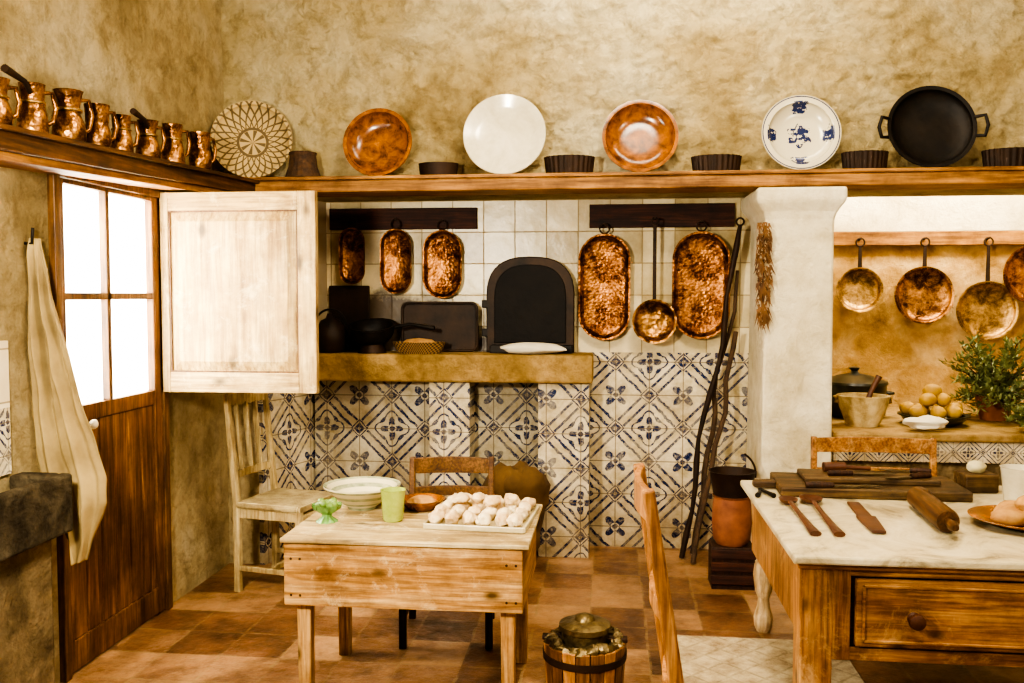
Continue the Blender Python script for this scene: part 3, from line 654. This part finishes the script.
# ------------------------------------------------------------------ small table
T=grp('small_pine_table')
ty0,ty1,tx0,tx1,tz=3.25,3.92,-1.24,-.29,.68
for i in range(4):
    a=ty0+(ty1-ty0)*i/4; box('top_plank_%d'%i,tx0,tx1,a+.0015,a+(ty1-ty0)/4-.0015,tz-.018,tz,PINE_TOP,T,.004)
box('apron_front',tx0+.012,tx1-.025,ty0+.012,ty0+.037,.42,tz-.018,PINE,T,.003); box('apron_back',tx0+.03,tx1-.035,ty1-.05,ty1-.025,.42,tz-.018,PINE,T,.003)
box('apron_left',tx0+.012,tx0+.037,ty0+.04,ty1-.04,.42,tz-.018,PINE_Y,T,.003); box('apron_right',tx1-.05,tx1-.025,ty0+.04,ty1-.04,.42,tz-.018,PINE_Y,T,.003)
for i,(x,y) in enumerate(((tx0+.075,ty0+.075),(tx1-.085,ty0+.075),(tx0+.075,ty1-.08),(tx1-.085,ty1-.08))):
    beam('leg_%d'%i,(x,y,tz-.03),(x,y,0),.058,.058,PINE_Z,T,.005,.048,.048)
for i,x in enumerate((tx0+.04,tx0+.075,tx1-.085,tx1-.05)):
    for z in (.46,.60): tube('peg_%d_%d'%(i,int(z*100)),[(x,ty0+.0105,z),(x,ty0+.016,z)],.005,DARKW,T)
t0=tz+.001
def opbowl():
    t=NT('green_painted_bowl'); sp=t.n('ShaderNodeSeparateXYZ'); t.l(t.tc.outputs['Object'],sp.inputs[0]); v=t.mapping()
    r=t.math('SQRT',t.math('ADD',t.math('MULTIPLY',sp.outputs[0],sp.outputs[0]),t.math('MULTIPLY',sp.outputs[1],sp.outputs[1])))
    m=t.math('LESS_THAN',t.math('SINE',t.math('MULTIPLY',r,190)),-.2); return t.fin(t.mix(t.math('MULTIPLY',m,t.noise(v,30,3)),hx('c8bf9c'),hx('2f5a3a')),.2)
e=grp('ceramic_bowl',(-1.06,3.76,t0)); lathe('bowl',[(0,0),(.06,0),(.065,.012),(.1,.035),(.15,.085),(.165,.097),(.165,.104),(.145,.097),(.095,.046),(.06,.026),(0,.022)],opbowl(),e)
e=grp('green_glass_dish',(-1.14,3.52,t0)); lathe('dish',[(0,0),(.045,0),(.02,.02),(.02,.03),(.055,.055),(.06,.07),(.05,.065),(.02,.04),(0,.036)],glaze('green_glass','3f6a34','7aa258',.1),e,flute=(10,.06),segs=80)
bm=bmesh.new(); 
for i in range(7): blob(bm,(.03*math.cos(i*.9),.03*math.sin(i*.9),.068+.008*(i%2)),(.018,.018,.016),i,.1,0,2)
mk('olives',bm,simple('olives','4d6a2a','7f9848',.4),e)
e=grp('green_cup',(-.875,3.56,t0)); lathe('cup',[(0,0),(.036,0),(.042,.008),(.05,.12),(.053,.128),(.047,.128),(.04,.02),(0,.015)],GREEN_G,e)
e=grp('brown_clay_dish',(-.80,3.77,t0)); lathe('dish',[(0,0),(.06,0),(.095,.04),(.10,.045),(.092,.045),(.055,.012),(0,.01)],BROWN_G,e)
bm=bmesh.new(); blob(bm,(0,0,.035),(.06,.06,.022),4,.2); mk('spice',bm,BREAD,e)
e=grp('pastry_tray',(-.51,3.63,t0),-4)
ENAM=simple('enamel_tray','a8986c','d4c8a4',.35)
box('tray_base',-.2,.2,-.2,.2,0,.008,ENAM,e,.003)
for nm,a in (('rim_front',(-.2,.2,-.205,-.195)),('rim_back',(-.2,.2,.195,.205)),('rim_left',(-.205,-.195,-.2,.2)),('rim_right',(.195,.205,-.2,.2))): box(nm,a[0],a[1],a[2],a[3],0,.022,ENAM,e,.003)
bm=bmesh.new(); k=0
for j in range(4):
    for i in range(6):
        k+=1; blob(bm,(-.163+i*.065+random.uniform(-.006,.006),-.145+j*.097+random.uniform(-.006,.006),.034),(.028,.050,.028),k,.3,random.uniform(-.35,.35),3)
for i in range(4): blob(bm,(-.1+i*.068,.02+random.uniform(-.03,.04),.075),(.03,.048,.022),50+i,.3,random.uniform(-.4,.4),3)
mk('pastries',bm,SUGAR,e)
# ------------------------------------------------------------------ big table
B=grp('marble_top_table')
bx0,bx1,by0,by1,bz=.63,2.35,3.12,4.40,.71
box('marble_slab',bx0,bx1,by0,by1,bz-.03,bz,MARBLE,B,.008); box('under_frame',bx0+.02,bx1-.02,by0+.02,by1-.02,bz-.05,bz-.03,ORANGE_X,B,.003)
def tleg(x,y,nm,sq_=True):
    if sq_: box(nm,x-.055,x+.055,y-.055,y+.055,0,bz-.05,ORANGE,B,.006)
    else:
        box(nm+'_block',x-.045,x+.045,y-.045,y+.045,.40,bz-.05,ORANGE,B,.005)
        lathe(nm+'_turned',[(0,0),(.03,0),(.042,.03),(.045,.07),(.03,.12),(.026,.16),(.04,.2),(.05,.27),(.045,.32),(.03,.36),(.042,.38),(.042,.40),(0,.40)],LIGHTW,B,loc=(x,y,0))
tleg(bx0+.085,by0+.085,'leg_fl'); tleg(bx1-.085,by0+.085,'leg_fr'); tleg(bx0+.105,by1-.08,'leg_bl',False); tleg(bx1-.085,by1-.08,'leg_br',False)
box('apron_left',bx0+.04,bx0+.065,by0+.13,by1-.12,.40,bz-.05,ORANGE,B,.003); box('apron_back',bx0+.12,bx1-.12,by1-.07,by1-.045,.40,bz-.05,ORANGE_X,B,.003)
box('apron_stile',bx0+.138,bx0+.20,by0+.035,by0+.06,.34,bz-.05,ORANGE,B,.003); box('rail_low',bx0+.138,bx1-.14,by0+.036,by0+.061,.34,.385,ORANGE_X,B,.003); box('rail_high',bx0+.138,bx1-.14,by0+.036,by0+.061,.635,bz-.05,ORANGE_X,B,.003)
box('apron_rest',bx0+.13,bx1-.14,by0+.05,by0+.065,.34,.66,DARKWX,B)
def drawer(x0,x1,nm):
    box(nm+'_front',x0,x1,by0+.022,by0+.05,.393,.628,ORANGE_X,B,.006)
    for a in ((x0+.02,x1-.02,.41,.42),(x0+.02,x1-.02,.602,.612)): box(nm+'_bead%d'%int(a[2]*100),a[0],a[1],by0+.014,by0+.024,a[2],a[3],ORANGE_X,B,.003)
    for i,xx in enumerate((x0+.02,x1-.03)): box(nm+'_vbead%d'%i,xx,xx+.01,by0+.014,by0+.024,.41,.612,ORANGE_X,B,.003)
    lathe(nm+'_knob',[(0,0),(.022,0),(.014,.015),(.028,.032),(.026,.045),(.012,.052),(0,.053)],SPOONW,B,loc=((x0+x1)/2 if nm=='drawer_b' else x0+.19,by0+.022,.50),rot=(R(90),0,0))
drawer(.845,1.50,'drawer_a'); drawer(1.53,2.19,'drawer_b')
z0=bz+.001
e=grp('cutting_board',(1.16,4.20,z0),-2)
WB=wood('worn_board','2e1e0e','594122','7c623c','x',.6,1,False)
box('board',-.40,.40,-.18,.17,0,.045,WB,e,.008); box('upper_board',-.28,.30,-.08,.14,.046,.07,WB,e,.006)
beam('grip',(-.40,0,.022),(-.50,-.01,.022),.06,.035,WB,e,.008,.045,.03)
def knife(name,p,rz,bl,hl,w=.035):
    e=grp(name,p,rz); prism('blade',[(0,-w*.3),(bl*.7,-w*.5),(bl,w*.1),(bl*.9,w*.5),(0,w*.5)],-.0015,.0015,simple(name+'_steel','2c2820','7a705c',.35,.9,20,.2,60),e,rot=(R(90),0,0),loc=(0,0,.008))
    tube('handle',[(0,0,.01),(-hl*.5,0,.012),(-hl,0,.011)],[.011,.014,.012],DARKW,e)
zb=z0+.071
knife('kitchen_knife',(1.10,4.20,zb),8,.2,.11); knife('kitchen_knife',(1.38,4.29,zb),170,.14,.09)
knife('kitchen_knife',(1.34,4.15,zb),200,.13,.1); knife('carving_knife',(.98,4.04,z0+.047),4,.22,.12)
e=grp('wooden_mallet',(1.04,4.285,zb),8); tube('head',[(-.05,0,.022),(.05,0,.022)],.022,SPOONW,e); tube('handle',[(.04,0,.02),(.17,.0,.012)],.01,SPOONW,e)
e=grp('butcher_block_with_salt',(1.66,4.26,z0),5); box('block',-.075,.075,-.06,.06,0,.085,WB,e,.008); bm=bmesh.new(); blob(bm,(0,0,.108),(.04,.04,.03),3,.15); mk('salt_ball',bm,simple('salt','a79c72','d5cca4'),e)
e=grp('iron_tongs',(.70,4.07,z0),0); tube('arm_a',[(-.05,-.06,.01),(-.03,0,.012),(-.02,.07,.010)],[.012,.008,.007],IRON,e); tube('arm_b',[(.02,-.06,.01),(0,0,.012),(-.015,.07,.010)],[.012,.008,.007],IRON,e)
def spoon(name,p0,p1,r):
    p0=Vector(p0);p1=Vector(p1);d=p1-p0; e=grp(name,tuple(p0),math.degrees(math.atan2(d.y,d.x))); L_=d.length
    lathe('bowl',[(0,0),(r*.5,.002),(r*.9,.014),(r,.024),(r*.93,.024),(r*.5,.01),(0,.007)],SPOONW,e,sx=1.35)
    tube('handle',[(r*1.2,0,.02),(L_*.4,0,.016),(L_*.8,0,.011),(L_,0,.01)],[.012,.011,.016,.022],SPOONW,e,flat=.5)
spoon('wooden_spoon',(.76,3.90,z0),(.76,3.38,z0),.040); spoon('wooden_spoon',(.86,3.93,z0),(.845,3.38,z0),.048)
e=grp('wooden_spatula',(1.035,3.93,z0),-94); beam('blade',(0,0,.006),(.26,0,.006),.05,.010,SPOONW,e,.003,.055,.008); beam('spatula_handle',(.26,0,.008),(.50,0,.010),.075,.012,SPOONW,e,.003,.05,.012)
e=grp('rolling_pin',(1.27,3.68,z0),-94)
RP=wood('rolling_pin_wood','2e180a','573617','7a5428','x',.5,1,False)
for nm,pts,rad in (('roller',[(-.22,0,.047),(-.2,0,.047),(.2,0,.047),(.22,0,.047)],[.04,.046,.046,.04]),('grip_a',[(-.22,0,.047),(-.25,0,.047),(-.28,0,.047),(-.31,0,.047)],[.014,.016,.021,.012]),('grip_b',[(.22,0,.047),(.25,0,.047),(.28,0,.047),(.31,0,.047)],[.014,.016,.021,.012])): tube(nm,pts,rad,RP,e,24)
e=grp('bread_plate',(1.60,3.62,z0)); lathe('plate',[(0,0),(.09,0),(.2,.03),(.205,.035),(.195,.037),(.09,.01),(0,.009)],BROWN_G,e)
bm=bmesh.new()
for i,(x,y,z,a) in enumerate([(-.06,-.03,.045,.4),(.07,-.02,.045,1.2),(0,.07,.045,0),(.02,0,.085,.8)]): blob(bm,(x,y,z),(.095,.055,.038),i+20,.15,a,3)
mk('bread',bm,BREAD,e)
e=grp('white_mug',(1.75,4.02,z0)); lathe('mug',[(0,0),(.055,0),(.065,.01),(.08,.15),(.083,.155),(.076,.155),(.06,.02),(0,.015)],WHITE_G,e); ring('mug_handle',(.075,0,.08),.035,.008,WHITE_G,e,'y')
# ------------------------------------------------------------------ churn bucket
e=grp('wooden_ice_cream_churn',(-.09,3.45,0))
n=18
for i in range(n):
    a=2*math.pi*i/n; a2=2*math.pi*(i+.94)/n; bm=bmesh.new(); v=[]
    for z,ro in ((0,.145),(.26,.162)):
        for rr in (ro-.018,ro):
            for aa in (a,a2): v.append(bm.verts.new((rr*math.cos(aa),rr*math.sin(aa),z)))
    for f in ((0,1,3,2),(4,6,7,5),(0,4,5,1),(2,3,7,6),(0,2,6,4),(1,5,7,3)): bm.faces.new([v[k] for k in f])
    mk('stave_%d'%i,bm,DOORW if i%3 else CHAIRP,e,smooth=False,bev=.003)
for z,r in ((.05,.152),(.21,.162)): lathe('hoop_%d'%int(z*100),[(r-.004,z-.014),(r,z-.014),(r+.002,z+.014),(r-.002,z+.014)],IRON2,e)
STEEL=simple('worn_tin','2a2014','8a7850',.4,.8,16,.6,30,.01)
lathe('bucket_bottom',[(0,.01),(.14,.01),(.14,.03),(0,.03)],DARKW,e)
lathe('canister',[(0,.03),(.09,.03),(.09,.30),(.10,.305),(.10,.325),(.08,.335),(.04,.342),(.035,.355),(.012,.365),(0,.365)],STEEL,e)
box('crank_bar',-.165,.165,-.018,.018,.26,.276,IRON2,e,.003)
bm=bmesh.new()
for i in range(26):
    a=i*.75; blob(bm,(.128*math.cos(a),.128*math.sin(a),.257+.010*math.sin(i*3)),(.030,.030,.024),i,.5,0,2)
mk('ice',bm,STEEL,e)
# ------------------------------------------------------------------ lights & camera
def area(name,loc,target,size,power,col,sy=None):
    l=bpy.data.lights.new(name,'AREA'); l.energy=power; l.size=size; l.color=col
    if sy: l.shape='RECTANGLE'; l.size_y=sy
    o=bpy.data.objects.new(name,l); o.location=loc; o.rotation_euler=(Vector(target)-Vector(loc)).to_track_quat('-Z','Y').to_euler(); sc.collection.objects.link(o); return o
WARM=(1,.86,.65)
area('window_daylight',(-3.6,3.9,1.9),(-2.2,3.9,1.6),1.6,900,(1,.95,.86))
area('ceiling_lamp',(.3,2.6,3.8),(.3,3.4,0),.8,72,WARM,.7)
area('wall_washer',(.5,4.70,3.85),(.5,5.4,2.8),2.0,19,(1,.87,.66),.12)
area('left_room_lamp',(-1.3,1.3,2.0),(.3,5.4,1.9),.25,88,(1,.89,.71))
area('right_room_lamp',(2.3,1.6,3.0),(1.0,4.6,.7),.4,26,WARM)
area('niche_lamp',(2.2,5.95,2.72),(2.2,6.2,1.2),1.6,42,(1,.88,.68),.3)
w=bpy.data.worlds.new('World'); sc.world=w; w.use_nodes=True; bg=w.node_tree.nodes['Background']; bg.inputs[0].default_value=(1,.87,.68,1); bg.inputs[1].default_value=.18
cam=bpy.data.cameras.new('camera'); cam.sensor_width=36; cam.lens=36*900/1024; cam.clip_start=.05
co=bpy.data.objects.new('camera',cam); sc.collection.objects.link(co); co.location=(0,0,1.6); co.rotation_euler=(R(90-2.95),0,R(6.2)); sc.camera=co
sc.view_settings.view_transform='AgX'; sc.view_settings.look='AgX - High Contrast'; sc.view_settings.exposure=.72
